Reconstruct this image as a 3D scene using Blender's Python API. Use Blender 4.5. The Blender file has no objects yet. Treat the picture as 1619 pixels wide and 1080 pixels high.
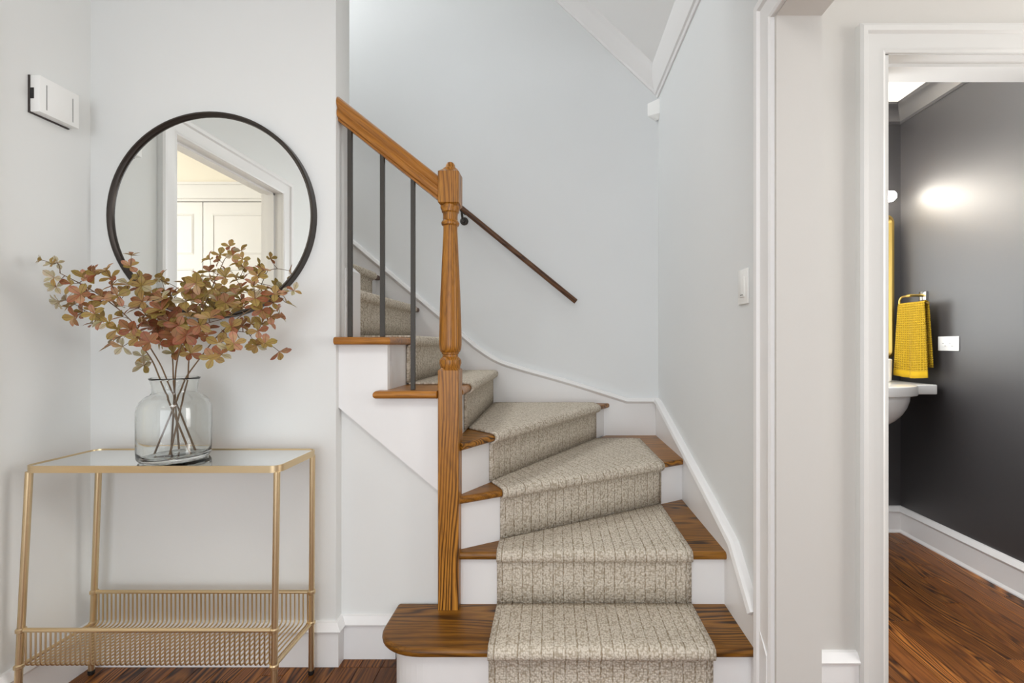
import bpy, bmesh, math, random
from mathutils import Vector, Matrix
random.seed(7)
S = bpy.context.scene
C = S.collection
F, CX, CY, H = 720.0, 872.0, 543.0, 1.1126     # focal length (px), vanishing point, eye height

# ---------------------------------------------------------------- camera, world, lights, exposure
cam = bpy.data.cameras.new('camera')
camo = bpy.data.objects.new('camera', cam); C.objects.link(camo)
camo.location = (0, 0, H); camo.rotation_euler = (math.pi/2, 0, 0)
cam.sensor_fit = 'HORIZONTAL'; cam.sensor_width = 36.0
cam.lens = 36.0*F/1619.0
cam.shift_x = -(CX-809.5)/1619.0
cam.shift_y = (CY-540.0)/1619.0
cam.clip_start = 0.02
S.camera = camo

w = bpy.data.worlds.new('world'); S.world = w; w.use_nodes = True
w.node_tree.nodes['Background'].inputs[0].default_value = (0.80, 0.88, 1.0, 1)
w.node_tree.nodes['Background'].inputs[1].default_value = 1.0

def area(name, loc, target, sx, sy, watts, col=(1, 1, 1)):
    l = bpy.data.lights.new(name, 'AREA'); l.shape = 'RECTANGLE'; l.size = sx; l.size_y = sy
    l.energy = watts; l.color = col
    o = bpy.data.objects.new(name, l); C.objects.link(o); o.location = loc
    o.rotation_euler = (Vector(target)-Vector(loc)).to_track_quat('-Z', 'Y').to_euler()
    return o
area('window_daylight', (-0.15, -2.38, 1.08), (-0.15, 3, 1.08), 2.6, 2.0, 36, (0.95, 0.975, 1.0))
area('left_wall_fill', (2.9, 0.72, 1.4), (-1.6, 1.3, 1.2), 1.1, 1.8, 38, (1.0, 0.985, 0.96))  # added light from the hall side, brightens the left wall; no window there
area('foyer_ceiling_lamp', (-0.15, -0.2, 2.52), (-0.15, -0.2, 0), 0.7, 0.7, 12, (1.0, 0.985, 0.96))
area('hall_ceiling_lamp', (1.75, -0.3, 2.52), (1.75, -0.3, 0), 0.6, 0.6, 1, (1.0, 0.985, 0.96))
area('upstairs_lamp', (-2.15, 2.0, 4.2), (0.5, 2.15, 1.0), 0.8, 0.8, 28, (0.98, 0.99, 1.0))
area('side_room_daylight', (-3.3, 1.15, 1.6), (-2.0, 0.3, 1.4), 1.2, 1.4, 24, (1.0, 0.98, 0.94))
area('powder_sheen_fill', (0.80, 2.02, 1.42), (2.07, 2.02, 1.42), 0.7, 0.95, 15, (0.97, 0.985, 1.0))  # added unseen light, gives the dark wall its wide sheen
area('powder_ceiling_lamp', (1.5, 2.0, 2.47), (1.5, 2.0, 0), 0.4, 0.4, 4, (1.0, 0.97, 0.94))

S.view_settings.view_transform = 'Standard'
S.view_settings.look = 'None'
S.view_settings.gamma = 1.0
S.view_settings.use_curve_mapping = False
S.view_settings.exposure = 0.27
try:
    S.cycles.use_denoising = True
    S.cycles.max_bounces = 12; S.cycles.diffuse_bounces = 6
    S.cycles.glossy_bounces = 6; S.cycles.transmission_bounces = 10; S.cycles.transparent_max_bounces = 12
    S.cycles.sample_clamp_indirect = 6.0
except Exception:
    pass

# ---------------------------------------------------------------- materials
def lin(c):
    return tuple((v/12.92 if v <= 0.04045 else ((v+0.055)/1.055)**2.4) for v in [x/255.0 for x in c]) + (1,)
class NT:
    def __init__(s, name):
        s.m = bpy.data.materials.new(name); s.m.use_nodes = True
        s.t = s.m.node_tree; s.b = s.t.nodes['Principled BSDF']
    def n(s, typ, **kw):
        x = s.t.nodes.new(typ)
        for k, v in kw.items():
            if k.startswith('i_'):
                key = k[2:]; key = int(key) if key.isdigit() else key.replace('_', ' ')
                x.inputs[key].default_value = v
            else: setattr(x, k, v)
        return x
    def l(s, a, b): s.t.links.new(a, b)
    def math(s, op, a, b=None, clamp=False):
        x = s.n('ShaderNodeMath', operation=op, use_clamp=clamp)
        for i, v in enumerate((a, b)):
            if v is None: continue
            if isinstance(v, (int, float)): x.inputs[i].default_value = v
            else: s.l(v, x.inputs[i])
        return x.outputs[0]
    def ramp(s, fac, stops, interp='LINEAR'):
        r = s.n('ShaderNodeValToRGB'); r.color_ramp.interpolation = interp
        e = r.color_ramp.elements
        while len(e) < len(stops): e.new(0.5)
        for i, (p, c) in enumerate(stops):
            e[i].position = p; e[i].color = c if len(c) == 4 else tuple(c)+(1,)
        s.l(fac, r.inputs[0]); return r.outputs[0]
    def mix(s, fac, a, b, blend='MIX'):
        x = s.n('ShaderNodeMix', data_type='RGBA', blend_type=blend)
        for k, v in ((0, fac), (6, a), (7, b)):
            if isinstance(v, (int, float, tuple)): x.inputs[k].default_value = v
            else: s.l(v, x.inputs[k])
        return x.outputs[2]
    def bump(s, h, strength, dist):
        x = s.n('ShaderNodeBump'); x.inputs['Strength'].default_value = strength; x.inputs['Distance'].default_value = dist
        s.l(h, x.inputs['Height']); s.l(x.outputs[0], s.b.inputs['Normal'])
    def set(s, **kw):
        for k, v in kw.items(): s.b.inputs[k.replace('_', ' ')].default_value = v
        return s

def paint(name, col, rough=0.55, bump=0.05, spec=0.35):
    t = NT(name); t.set(Base_Color=lin(col), Roughness=rough)
    t.b.inputs['Specular IOR Level'].default_value = spec
    g = t.n('ShaderNodeNewGeometry')
    nz = t.n('ShaderNodeTexNoise', i_Scale=55.0, i_Detail=3.0); t.l(g.outputs['Position'], nz.inputs['Vector'])
    n2 = t.n('ShaderNodeTexNoise', i_Scale=2.2, i_Detail=2.0); t.l(g.outputs['Position'], n2.inputs['Vector'])
    c = lin(col); d = tuple(x*0.965 for x in c[:3])+(1,)
    t.l(t.mix(n2.outputs[0], d, c), t.b.inputs['Base Color'])
    if bump: t.bump(nz.outputs[0], bump, 0.004)
    return t.m
def plain(name, col, rough=0.5, metal=0.0, **kw):
    t = NT(name); t.set(Base_Color=lin(col), Roughness=rough, Metallic=metal)
    for k, v in kw.items(): t.b.inputs[k.replace('_', ' ')].default_value = v
    return t.m
def wood(name, axis, light, mid, dark, freq=62.0, rough=0.33, rnd=False, coat=0.10, warpk=13.0, streak=1.0):
    """stained oak: wavering dark growth bands along AXIS, with short pores; freq = bands per metre"""
    t = NT(name); t.set(Roughness=rough)
    tc = t.n('ShaderNodeTexCoord')
    vec = tc.outputs['Object']
    oi = t.n('ShaderNodeObjectInfo')
    if rnd:
        off = t.n('ShaderNodeVectorMath', operation='MULTIPLY_ADD')
        t.l(oi.outputs['Random'], off.inputs[0]); off.inputs[1].default_value = (13.0, 7.0, 29.0); t.l(vec, off.inputs[2]); vec = off.outputs[0]
    st = [1.0, 1.0, 1.0]; st['xyz'.index(axis)] = 0.11
    mp = t.n('ShaderNodeMapping'); mp.inputs['Scale'].default_value = st; t.l(vec, mp.inputs['Vector'])
    warp = t.n('ShaderNodeTexNoise', i_Scale=9.0, i_Detail=2.0, i_Roughness=0.45); t.l(mp.outputs[0], warp.inputs['Vector'])
    sep = t.n('ShaderNodeSeparateXYZ'); t.l(mp.outputs[0], sep.inputs[0])
    oth = [k for k in 'XYZ' if k.lower() != axis]
    across = t.math('ADD', sep.outputs[oth[0]], t.math('MULTIPLY', sep.outputs[oth[1]], 0.62))
    ph = t.math('ADD', t.math('MULTIPLY', across, freq), t.math('MULTIPLY', warp.outputs[0], warpk))
    fr = t.math('FRACT', ph)
    band = t.ramp(fr, [(0.0, dark), (0.16, mid), (0.48, light), (0.76, mid), (0.90, dark), (1.0, dark)])
    pm = t.n('ShaderNodeMapping'); ps = [340.0]*3; ps['xyz'.index(axis)] = 13.0; pm.inputs['Scale'].default_value = ps; t.l(vec, pm.inputs['Vector'])
    pores = t.n('ShaderNodeTexNoise', i_Scale=1.0, i_Detail=2.0); t.l(pm.outputs[0], pores.inputs['Vector'])
    pr = t.ramp(pores.outputs[0], [(0.36, (1, 1, 1)), (0.47, (0, 0, 0))])
    gate = t.n('ShaderNodeTexNoise', i_Scale=6.0, i_Detail=2.0); t.l(mp.outputs[0], gate.inputs['Vector'])
    gm = t.ramp(gate.outputs[0], [(0.38, (0.22, 0.22, 0.22)), (0.62, (1, 1, 1))])
    base = t.mix(t.math('MULTIPLY', gm, streak), mid, band)
    base = t.mix(t.math('MULTIPLY', pr, 0.45), base, dark)
    if rnd:
        v = t.n('ShaderNodeHueSaturation'); v.inputs['Hue'].default_value = 0.5
        t.l(t.math('ADD', 0.62, t.math('MULTIPLY', oi.outputs['Random'], 0.68)), v.inputs['Value'])
        t.l(base, v.inputs['Color']); base = v.outputs[0]
    t.l(base, t.b.inputs['Base Color'])
    t.bump(pores.outputs[0], 0.12, 0.001)
    t.b.inputs['Specular IOR Level'].default_value = 0.34; t.b.inputs['Coat Weight'].default_value = coat; t.b.inputs['Coat Roughness'].default_value = 0.2
    return t.m

M = {}
M['wall'] = paint('wall_paint', (229, 230, 228))
M['stair_wall'] = paint('stairwell_paint', (228, 230, 230))
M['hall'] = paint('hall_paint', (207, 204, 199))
M['ceil'] = paint('ceiling_paint', (242, 242, 241), 0.7)
M['dimmed_trim'] = paint('dimmed_trim_enamel', (214, 213, 210), 0.32, 0.02, 0.5)  # darker copy of the trim enamel, dimmer doorway light put into its colour
M['trim'] = paint('trim_enamel', (237, 236, 235), 0.32, 0.02, 0.5)
M['cream'] = paint('side_room_paint', (240, 234, 220))
M['powder'] = paint('aubergine_satin_paint', (32, 29, 31), 0.52, 0.03, 1.0)
M['powder'].node_tree.nodes['Principled BSDF'].inputs['IOR'].default_value = 1.75
M['oak'] = wood('honey_oak', 'z', lin((200, 140, 56)), lin((158, 102, 34)), lin((48, 26, 8)), 74)
M['rail_oak'] = wood('handrail_oak', 'x', lin((196, 134, 54)), lin((164, 106, 40)), lin((92, 54, 20)), 34, 0.3, streak=0.6)
M['tread_oak'] = wood('tread_oak', 'x', lin((178, 122, 42)), lin((140, 90, 26)), lin((50, 28, 8)), 46, 0.34, rnd=True)
M['dark_oak'] = wood('dark_oak', 'x', lin((112, 76, 46)), lin((96, 62, 38)), lin((58, 36, 22)), 60, 0.4)
M['floor_oak'] = wood('floor_oak', 'y', lin((168, 108, 46)), lin((112, 64, 26)), lin((34, 17, 7)), 52, 0.42, rnd=True, coat=0.08, warpk=20.0)
M['gold'] = plain('satin_brass', (216, 194, 156), 0.36, 1.0)
M['gold_dark'] = plain('aged_brass', (220, 186, 104), 0.33, 1.0)
M['black'] = plain('black_iron', (62, 58, 53), 0.45, 0.3)
M['frame'] = plain('bronze_black_frame', (58, 52, 48), 0.35, 0.6)
M['rubber'] = plain('black_rubber', (22, 22, 22), 0.6)
M['mirror'] = plain('mirror_silver', (236, 238, 236), 0.0, 1.0)
M['top'] = plain('mirrored_top', (238, 239, 238), 0.03, 1.0)
M['plastic'] = plain('white_plastic', (240, 240, 237), 0.4)
M['grey_plastic'] = plain('grey_slot', (120, 120, 118), 0.6)
M['dark_plastic'] = plain('dark_brown_plastic', (60, 52, 50), 0.55)
M['ceramic'] = plain('white_ceramic', (240, 240, 238), 0.12)
M['chrome'] = plain('chrome', (205, 205, 200), 0.18, 1.0)
t = NT('clear_glass'); t.set(Base_Color=(0.95, 0.965, 0.96, 1), Roughness=0.0, IOR=1.45); t.b.inputs['Transmission Weight'].default_value = 1.0
M['glass'] = t.m
t = NT('lamp_glow'); t.set(Base_Color=(1, 1, 1, 1)); t.b.inputs['Emission Color'].default_value = (1.0, 0.93, 0.82, 1); t.b.inputs['Emission Strength'].default_value = 38.0
M['lamp'] = t.m
M['stem'] = plain('brown_stem', (112, 88, 62), 0.7)

def carpet():
    t = NT('beige_loop_carpet'); t.set(Roughness=0.95); t.b.inputs['Specular IOR Level'].default_value = 0.1
    uv = t.n('ShaderNodeUVMap'); uv.uv_map = 'UVMap'
    sep = t.n('ShaderNodeSeparateXYZ'); t.l(uv.outputs[0], sep.inputs[0])
    u, v = sep.outputs[0], sep.outputs[1]
    wob = t.n('ShaderNodeTexNoise', i_Scale=70.0, i_Detail=1.0); t.l(uv.outputs[0], wob.inputs['Vector'])
    uu = t.math('ADD', u, t.math('MULTIPLY', t.math('SUBTRACT', wob.outputs[0], 0.5), 0.006))
    col = t.math('ABSOLUTE', t.math('SUBTRACT', t.math('FRACT', t.math('MULTIPLY', uu, 1/0.036)), 0.5))
    line = t.ramp(col, [(0.03, (1, 1, 1)), (0.10, (0, 0, 0))])
    side = t.ramp(col, [(0.07, (0, 0, 0)), (0.11, (1, 1, 1)), (0.17, (0, 0, 0))])
    dash = t.n('ShaderNodeTexNoise', i_Scale=1.0, i_Detail=0.0)
    mp = t.n('ShaderNodeMapping'); mp.inputs['Scale'].default_value = (28, 75, 1); t.l(uv.outputs[0], mp.inputs['Vector']); t.l(mp.outputs[0], dash.inputs['Vector'])
    dm = t.ramp(dash.outputs[0], [(0.36, (0.15, 0.15, 0.15)), (0.6, (1, 1, 1))])
    # rows of yarn loops
    lm = t.n('ShaderNodeMapping'); lm.inputs['Scale'].default_value = (150, 135, 1); t.l(uv.outputs[0], lm.inputs['Vector'])
    vo = t.n('ShaderNodeTexVoronoi', feature='F1'); vo.inputs['Scale'].default_value = 1.0; vo.inputs['Randomness'].default_value = 0.75
    t.l(lm.outputs[0], vo.inputs['Vector'])
    loops = t.math('SUBTRACT', 1.0, vo.outputs['Distance'])
    big = t.n('ShaderNodeTexNoise', i_Scale=190.0, i_Detail=3.0, i_Roughness=0.6); t.l(uv.outputs[0], big.inputs['Vector'])
    a = t.mix(big.outputs[0], lin((194, 183, 166)), lin((238, 230, 217)))
    a = t.mix(t.ramp(loops, [(0.25, (0.75, 0.75, 0.75)), (0.6, (0, 0, 0))]), a, lin((158, 144, 122)))
    a = t.mix(t.math('MULTIPLY', line, t.math('MULTIPLY', dm, 0.7)), a, lin((142, 124, 96)))
    a = t.mix(t.math('MULTIPLY', side, t.math('MULTIPLY', dm, 0.4)), a, lin((238, 233, 222)))
    t.l(a, t.b.inputs['Base Color'])
    h = t.math('SUBTRACT', loops, t.math('MULTIPLY', line, 0.8))
    t.bump(h, 0.6, 0.005)
    return t.m
M['carpet'] = carpet()

def towel_mat():
    t = NT('mustard_waffle_cotton'); t.set(Roughness=0.9)
    uv = t.n('ShaderNodeUVMap'); uv.uv_map = 'UVMap'
    sep = t.n('ShaderNodeSeparateXYZ'); t.l(uv.outputs[0], sep.inputs[0])
    def cell(x, f): return t.math('ABSOLUTE', t.math('SUBTRACT', t.math('FRACT', t.math('MULTIPLY', x, f)), 0.5))
    a, b = cell(sep.outputs[0], 1/0.0115), cell(sep.outputs[1], 1/0.0125)
    hem = t.math('GREATER_THAN', sep.outputs[1], 0.035)
    pit = t.math('MULTIPLY', t.math('SUBTRACT', 0.5, t.math('MAXIMUM', a, b)), hem)
    t.l(t.mix(t.math('MULTIPLY', pit, 1.6, True), lin((196, 158, 12)), lin((134, 104, 3))), t.b.inputs['Base Color'])
    t.bump(t.math('MULTIPLY', pit, -1.0), 1.0, 0.012)
    return t.m
M['towel'] = towel_mat()

def leaf_mat(name, a, b, c):
    t = NT(name); t.set(Roughness=0.5); t.m.use_backface_culling = False
    oi = t.n('ShaderNodeObjectInfo')
    tc = t.n('ShaderNodeTexCoord'); nz = t.n('ShaderNodeTexNoise', i_Scale=2.6, i_Detail=2.0); t.l(tc.outputs['Object'], nz.inputs['Vector'])
    base = t.ramp(oi.outputs['Random'], [(0.0, lin(a)), (0.5, lin(b)), (1.0, lin(c))])
    base = t.mix(t.ramp(nz.outputs[0], [(0.42, (0, 0, 0)), (0.66, (0.7, 0.7, 0.7))]), base, lin(c))
    sp = t.n('ShaderNodeSeparateXYZ'); t.l(tc.outputs['Object'], sp.inputs[0])
    base = t.mix(t.ramp(sp.outputs[0], [(0.25, (0, 0, 0)), (1.0, (0.6, 0.6, 0.6))]), base, lin(a))
    rib = t.math('ABSOLUTE', sp.outputs[1])
    base = t.mix(t.ramp(rib, [(0.012, (0.55, 0.55, 0.55)), (0.035, (0, 0, 0))]), base, lin((96, 66, 40)))
    t.l(base, t.b.inputs['Base Color'])
    tr = t.n('ShaderNodeBsdfTranslucent'); t.l(base, tr.inputs[0])
    mx = t.n('ShaderNodeMixShader'); mx.inputs[0].default_value = 0.3
    t.l(t.b.outputs[0], mx.inputs[1]); t.l(tr.outputs[0], mx.inputs[2])
    t.l(mx.outputs[0], t.t.nodes['Material Output'].inputs['Surface'])
    return t.m
LEAF = [leaf_mat('olive_leaf', (152, 134, 66), (176, 150, 80), (174, 136, 86)),
        leaf_mat('rust_leaf', (150, 84, 58), (168, 104, 72), (152, 118, 72)),
        leaf_mat('pink_leaf', (190, 132, 108), (176, 122, 96), (186, 160, 112)),
        leaf_mat('pale_leaf', (188, 180, 156), (200, 176, 152), (176, 168, 120))]

# ---------------------------------------------------------------- mesh helpers
def base_of(p):
    v = Vector((0, 0, 0))
    while p: v = v + p.location; p = p.parent
    return v
def obj(name, verts, faces, mat, parent=None, smooth=False, bevel=0.0, seg=2, edges=None, autosmooth=False):
    """ONE mesh object; VERTS are world coordinates"""
    o0 = base_of(parent)
    bm = bmesh.new()
    vs = [bm.verts.new(Vector(v)-o0) for v in verts]
    for f in faces:
        try: bm.faces.new([vs[i] for i in f])
        except ValueError: pass
    bmesh.ops.recalc_face_normals(bm, faces=bm.faces)
    if bevel:
        if edges is None:
            es = [e for e in bm.edges if len(e.link_faces) == 2 and e.calc_face_angle(0) > 0.5]
        else:
            bm.verts.ensure_lookup_table(); es = []
            for a, b in edges:
                e = bm.edges.get((vs[a], vs[b]))
                if e: es.append(e)
        bmesh.ops.bevel(bm, geom=es, offset=bevel, segments=seg, profile=0.5, affect='EDGES', clamp_overlap=True)
    me = bpy.data.meshes.new(name); bm.to_mesh(me); bm.free()
    me.materials.append(mat)
    if smooth or autosmooth:
        for p in me.polygons: p.use_smooth = True
        if autosmooth: me.set_sharp_from_angle(angle=math.radians(32))
    o = bpy.data.objects.new(name, me); C.objects.link(o)
    if parent: o.parent = parent
    return o
def boxv(x0, x1, y0, y1, z0, z1):
    v = [(x, y, z) for z in (z0, z1) for y in (y0, y1) for x in (x0, x1)]
    f = [(0, 2, 3, 1), (4, 5, 7, 6), (0, 1, 5, 4), (1, 3, 7, 5), (3, 2, 6, 7), (2, 0, 4, 6)]
    return v, f
def box(name, x0, x1, y0, y1, z0, z1, mat, parent=None, bevel=0.0, seg=2):
    v, f = boxv(x0, x1, y0, y1, z0, z1)
    return obj(name, v, f, mat, parent, bevel=bevel, seg=seg, autosmooth=bevel > 0)
def boxes(name, lst, mat, parent=None):
    V, Fc = [], []
    for b in lst:
        v, f = boxv(*b); n = len(V); V += v; Fc += [tuple(i+n for i in q) for q in f]
    return obj(name, V, Fc, mat, parent)
def prism(name, poly, axis, a0, a1, mat, parent=None, bevel=0.0, seg=3, nose=None):
    """extrude a 2D outline along AXIS; NOSE = outline edges (start index) whose rims are rounded"""
    def mk(p, a):
        if axis == 'z': return (p[0], p[1], a)
        if axis == 'y': return (p[0], a, p[1])
        return (a, p[0], p[1])
    n = len(poly)
    v = [mk(p, a0) for p in poly]+[mk(p, a1) for p in poly]
    f = [tuple(range(n))[::-1], tuple(range(n, 2*n))]+[(i, (i+1) % n, n+(i+1) % n, n+i) for i in range(n)]
    edges = None
    if nose is not None:
        edges = []
        for i in nose: edges += [(i, (i+1) % n), (n+i, n+(i+1) % n)]
    return obj(name, v, f, mat, parent, bevel=bevel, seg=seg, edges=edges, autosmooth=bevel > 0)
def tube_geo(pts, rad, n=8, caps=True):
    pts = [Vector(p) for p in pts]
    rads = rad if isinstance(rad, (list, tuple)) else [rad]*len(pts)
    V, Fc = [], []
    t0 = (pts[1]-pts[0]).normalized()
    ref = Vector((0, 0, 1)) if abs(t0.z) < 0.9 else Vector((1, 0, 0))
    u = t0.cross(ref).normalized()
    for i, p in enumerate(pts):
        if i == 0: t = t0
        elif i == len(pts)-1: t = (pts[i]-pts[i-1]).normalized()
        else:
            t = ((pts[i+1]-pts[i]).normalized()+(pts[i]-pts[i-1]).normalized())
            t = t.normalized() if t.length > 1e-6 else t0
        u = (u-t*u.dot(t)); u = u.normalized() if u.length > 1e-6 else t.orthogonal().normalized()
        v = t.cross(u)
        for k in range(n):
            a = 2*math.pi*k/n
            V.append(p+(u*math.cos(a)+v*math.sin(a))*rads[i])
    for i in range(len(pts)-1):
        for k in range(n):
            Fc.append((i*n+k, i*n+(k+1) % n, (i+1)*n+(k+1) % n, (i+1)*n+k))
    if caps: Fc += [tuple(range(n))[::-1], tuple(range((len(pts)-1)*n, len(pts)*n))]
    return V, Fc
def tube(name, pts, rad, mat, parent=None, n=10):
    v, f = tube_geo(pts, rad, n); return obj(name, v, f, mat, parent, autosmooth=True)
def join_geo(parts):
    V, Fc = [], []
    for v, f in parts:
        n = len(V); V += list(v); Fc += [tuple(i+n for i in q) for q in f]
    return V, Fc
def lathe_geo(prof, c, n=32, closed=False):
    """prof = (radius, z); world centre C = (x, y)"""
    V, Fc = [], []
    for r, z in prof:
        for k in range(n):
            a = 2*math.pi*k/n; V.append((c[0]+r*math.cos(a), c[1]+r*math.sin(a), z))
    m = len(prof)
    for i in range(m-1 if not closed else m):
        j = (i+1) % m
        for k in range(n): Fc.append((i*n+k, i*n+(k+1) % n, j*n+(k+1) % n, j*n+k))
    if not closed: Fc += [tuple(range(n))[::-1], tuple(range((m-1)*n, m*n))]
    return V, Fc
def molding(name, path, prof, nrm, mat, parent=None, flip=1, ends=None):
    """sweep a profile (a along the side direction, b along NRM) over a flat path with mitred corners"""
    P = [Vector(p) for p in path]; nv = Vector(nrm).normalized()
    sd = []
    for i in range(len(P)-1):
        t = (P[i+1]-P[i]).normalized(); sd.append(nv.cross(t).normalized()*flip)
    V, Fc = [], []
    m = len(prof)
    for i, p in enumerate(P):
        if i == 0: s = sd[0]
        elif i == len(P)-1: s = sd[-1]
        else: s = (sd[i-1]+sd[i])/(1+sd[i-1].dot(sd[i]))
        for a, b in prof: V.append(p+s*a+nv*b)
    for i in range(len(P)-1):
        for k in range(m): Fc.append((i*m+k, i*m+(k+1) % m, (i+1)*m+(k+1) % m, (i+1)*m+k))
    Fc += [tuple(range(m))[::-1], tuple(range((len(P)-1)*m, len(P)*m))]
    return obj(name, V, Fc, mat, parent, autosmooth=True)
def W(x, y, Y):
    return Vector(((x-CX)*Y/F, Y, H+(CY-y)*Y/F))
def thing(name, label, cat, loc, group=None):
    o = bpy.data.objects.new(name, None); o.empty_display_size = 0.05; C.objects.link(o); o.location = loc
    return tag(o, label, cat, group)
def tag(o, label, cat, group=None):
    o['label'] = label; o['category'] = cat
    if group: o['group'] = group
    return o
def struct(o, label=None):
    o['kind'] = 'structure'
    if label: o['label'] = label
    return o

# ---------------------------------------------------------------- setting: shell
YW, XL, XR, YB = 1.58, -1.60, 0.63, 2.69        # mirror wall, left wall, stair right wall, stair back wall
YH = 1.43                                       # hall wall with the powder room door
ZC = 2.60

floor = struct(box('floor', -3.6, 3.1, -2.6, 2.82, -0.05, -0.012, M['floor_oak']), 'dark stained oak strip floor of foyer, hall and powder room')
def plank(x0, x1, y0, y1):
    g = 0.0007
    v, f = boxv(x0+g, x1-g, y0+g, y1-g, -0.012, 0.0)
    return obj('plank', v, f, M['floor_oak'], floor, bevel=0.0012, seg=1, edges=[(4, 5), (5, 7), (7, 6), (6, 4)])
PWD = 0.078
def lay(x0, x1, y0, y1):
    x = x0; n = 0
    while x < x1-0.005:
        xe = min(x+PWD, x1); y = y0-random.uniform(0, 0.9)
        while y < y1:
            ye = y+random.uniform(0.7, 1.5)
            a, b = max(y, y0), min(ye, y1)
            if b-a > 0.01: plank(x, xe, a, b)
            y = ye
        x = xe
lay(XL, XR, 0.25, 1.565)
lay(XL+0.86, -0.30, 1.565, 1.605)
lay(0.754, 2.9, 0.25, YH-0.01)
lay(1.05, 1.83, YH-0.01, 2.68)
lay(0.79, 1.05, 1.575, 2.68)
lay(1.83, 2.055, 1.575, 2.68)
struct(boxes('floor', [(-3.6, 3.1, -2.6, 0.25, -0.012, 0.0), (-3.6, XL, 0.25, 2.6, -0.012, 0.0), (XR, 0.754, 0.25, 1.28, -0.012, 0)], M['floor_oak']), 'oak floor behind the camera and in the side room')

# left wall with the doorway to the side room (seen in the mirror)
DY0, DY1, DZ = 0.434, 1.20, 2.00
XLb = -1.72
struct(boxes('wall_left', [(XLb, XL, DY1, 1.688, 0, 2.62), (XLb, XL, -2.5, DY0, 0, 2.62), (XLb, XL, DY0, DY1, DZ, 2.62)], M['wall']), 'light grey left wall with a doorway')
# mirror wall and the recessed wall under the stair
struct(box('wall_back', XL-0.1, -0.748, YW, 1.688, 0, 4.6, M['wall'], bevel=0.003), 'light grey wall carrying the round mirror')
struct(prism('wall_understair', [(-0.748, 0.0), (-0.345, 0.0), (-0.345, 0.62), (-0.748, 0.95)], 'y', 1.62, 1.66, M['wall']), 'small grey wall under the stair')
struct(box('wall_stair_back', -2.6, 0.69, YB, YB+0.12, 0, 4.9, M['stair_wall']), 'pale grey wall behind the winding stair')
struct(boxes('wall_right', [(XR, 0.754, 1.28, YB, 0, 4.6), (XR, 0.754, 0.02, 1.28, 2.039, 4.6), (XR, 0.754, -2.5, 0.02, 0, 4.6)], M['stair_wall']), 'pale grey wall right of the stair with a cased opening')
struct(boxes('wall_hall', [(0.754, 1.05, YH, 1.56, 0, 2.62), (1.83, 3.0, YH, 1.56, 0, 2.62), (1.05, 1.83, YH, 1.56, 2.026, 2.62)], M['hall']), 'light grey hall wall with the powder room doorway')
struct(boxes('wall_hall_right', [(3.0, 3.1, -2.6, 2.8, 0, 2.62)], M['wall']), 'hall wall out of frame')
struct(boxes('wall_rear', [(-3.6, -1.5, -2.6, -2.5, 0, 2.62), (1.2, 3.1, -2.6, -2.5, 0, 2.62), (-1.5, 1.2, -2.6, -2.5, 0, 0.05), (-1.5, 1.2, -2.6, -2.5, 2.35, 2.62)], M['wall']), 'foyer wall with a window behind the camera')
struct(boxes('wall_stair_left', [(-2.6, -2.5, 1.58, 2.7, 0, 4.9)], M['stair_wall']), 'wall at the top of the stair')
struct(boxes('wall_upper', [(-2.6, 0.754, 1.58, 1.688, 2.78, 4.9)], M['stair_wall']), 'upper stairwell wall above the foyer')
# powder room walls
PX, PZ = 2.07, 2.51
struct(box('wall_powder_right', PX, PX+0.1, 1.56, YB+0.05, 0, 2.62, M['powder']), 'dark aubergine satin wall of the powder room')
struct(box('wall_powder_back', 0.69, PX, YB+0.01, YB+0.12, 0, 2.62, M['powder']), 'dark aubergine back wall of the powder room')
struct(box('wall_powder_left', 0.754, 0.784, 1.56, YB+0.01, 0, 2.62, M['powder']), 'dark powder room wall hidden by the hall')
struct(boxes('wall_powder_front', [(0.784, 1.05, 1.56, 1.575, 0, 2.62), (1.83, PX, 1.56, 1.575, 0, 2.62), (1.05, 1.83, 1.56, 1.575, 2.026, 2.62)], M['powder']), 'dark powder room side of the doorway wall')
struct(box('ceiling_powder', 0.754, PX+0.1, 1.56, YB+0.1, PZ, PZ+0.05, M['ceil']), 'white powder room ceiling')
# ceilings
struct(box('ceiling', -3.6, 3.1, -2.6, 1.60, ZC, ZC+0.18, M['ceil']), 'white foyer and hall ceiling')
struct(box('ceiling_side_room', -3.6, XLb, 1.6, 2.6, ZC, ZC+0.1, M['ceil']), 'side room ceiling')
sl = 0.945
cz = lambda x: 2.686+sl*(XR-x)
struct(prism('ceiling_stair', [(XR+0.02, cz(XR+0.02)), (-1.9, cz(-1.9)), (-2.6, cz(-1.9)), (-2.6, cz(-1.9)+0.1), (-1.9, cz(-1.9)+0.1), (XR+0.02, cz(XR)+0.1)], 'y', 1.58, YB+0.02, M['ceil']), 'sloping white ceiling over the stair')
# side room beyond the left doorway
struct(boxes('wall_side_room', [(-3.6, -3.5, -2.5, 2.6, 0, 2.62), (-3.6, XLb, 1.58, 1.68, 0, 2.62)], M['cream']), 'cream side room walls')
CYW = 0.18
struct(boxes('wall_closet', [(-3.5, -2.78, CYW-0.1, CYW, 0, 2.62), (-1.78, XLb, CYW-0.1, CYW, 0, 2.62), (-2.78, -1.78, CYW-0.1, CYW, 2.06, 2.62)], M['cream']), 'cream closet wall seen in the mirror')

# ---------------------------------------------------------------- setting: trim
CAS = [(0, 0), (0, 0.012), (0.008, 0.0155), (0.018, 0.013), (0.056, 0.0165), (0.062, 0.0245), (0.076, 0.027), (0.085, 0.023), (0.085, 0)]
BASE = [(0, 0), (0, 0.016), (0.116, 0.016), (0.119, 0.023), (0.126, 0.026), (0.149, 0.010), (0.151, 0)]
def casing(name, path, nrm, flip, label, mat='trim'):
    return struct(molding(name, path, CAS, nrm, M[mat], flip=flip), label)
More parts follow.
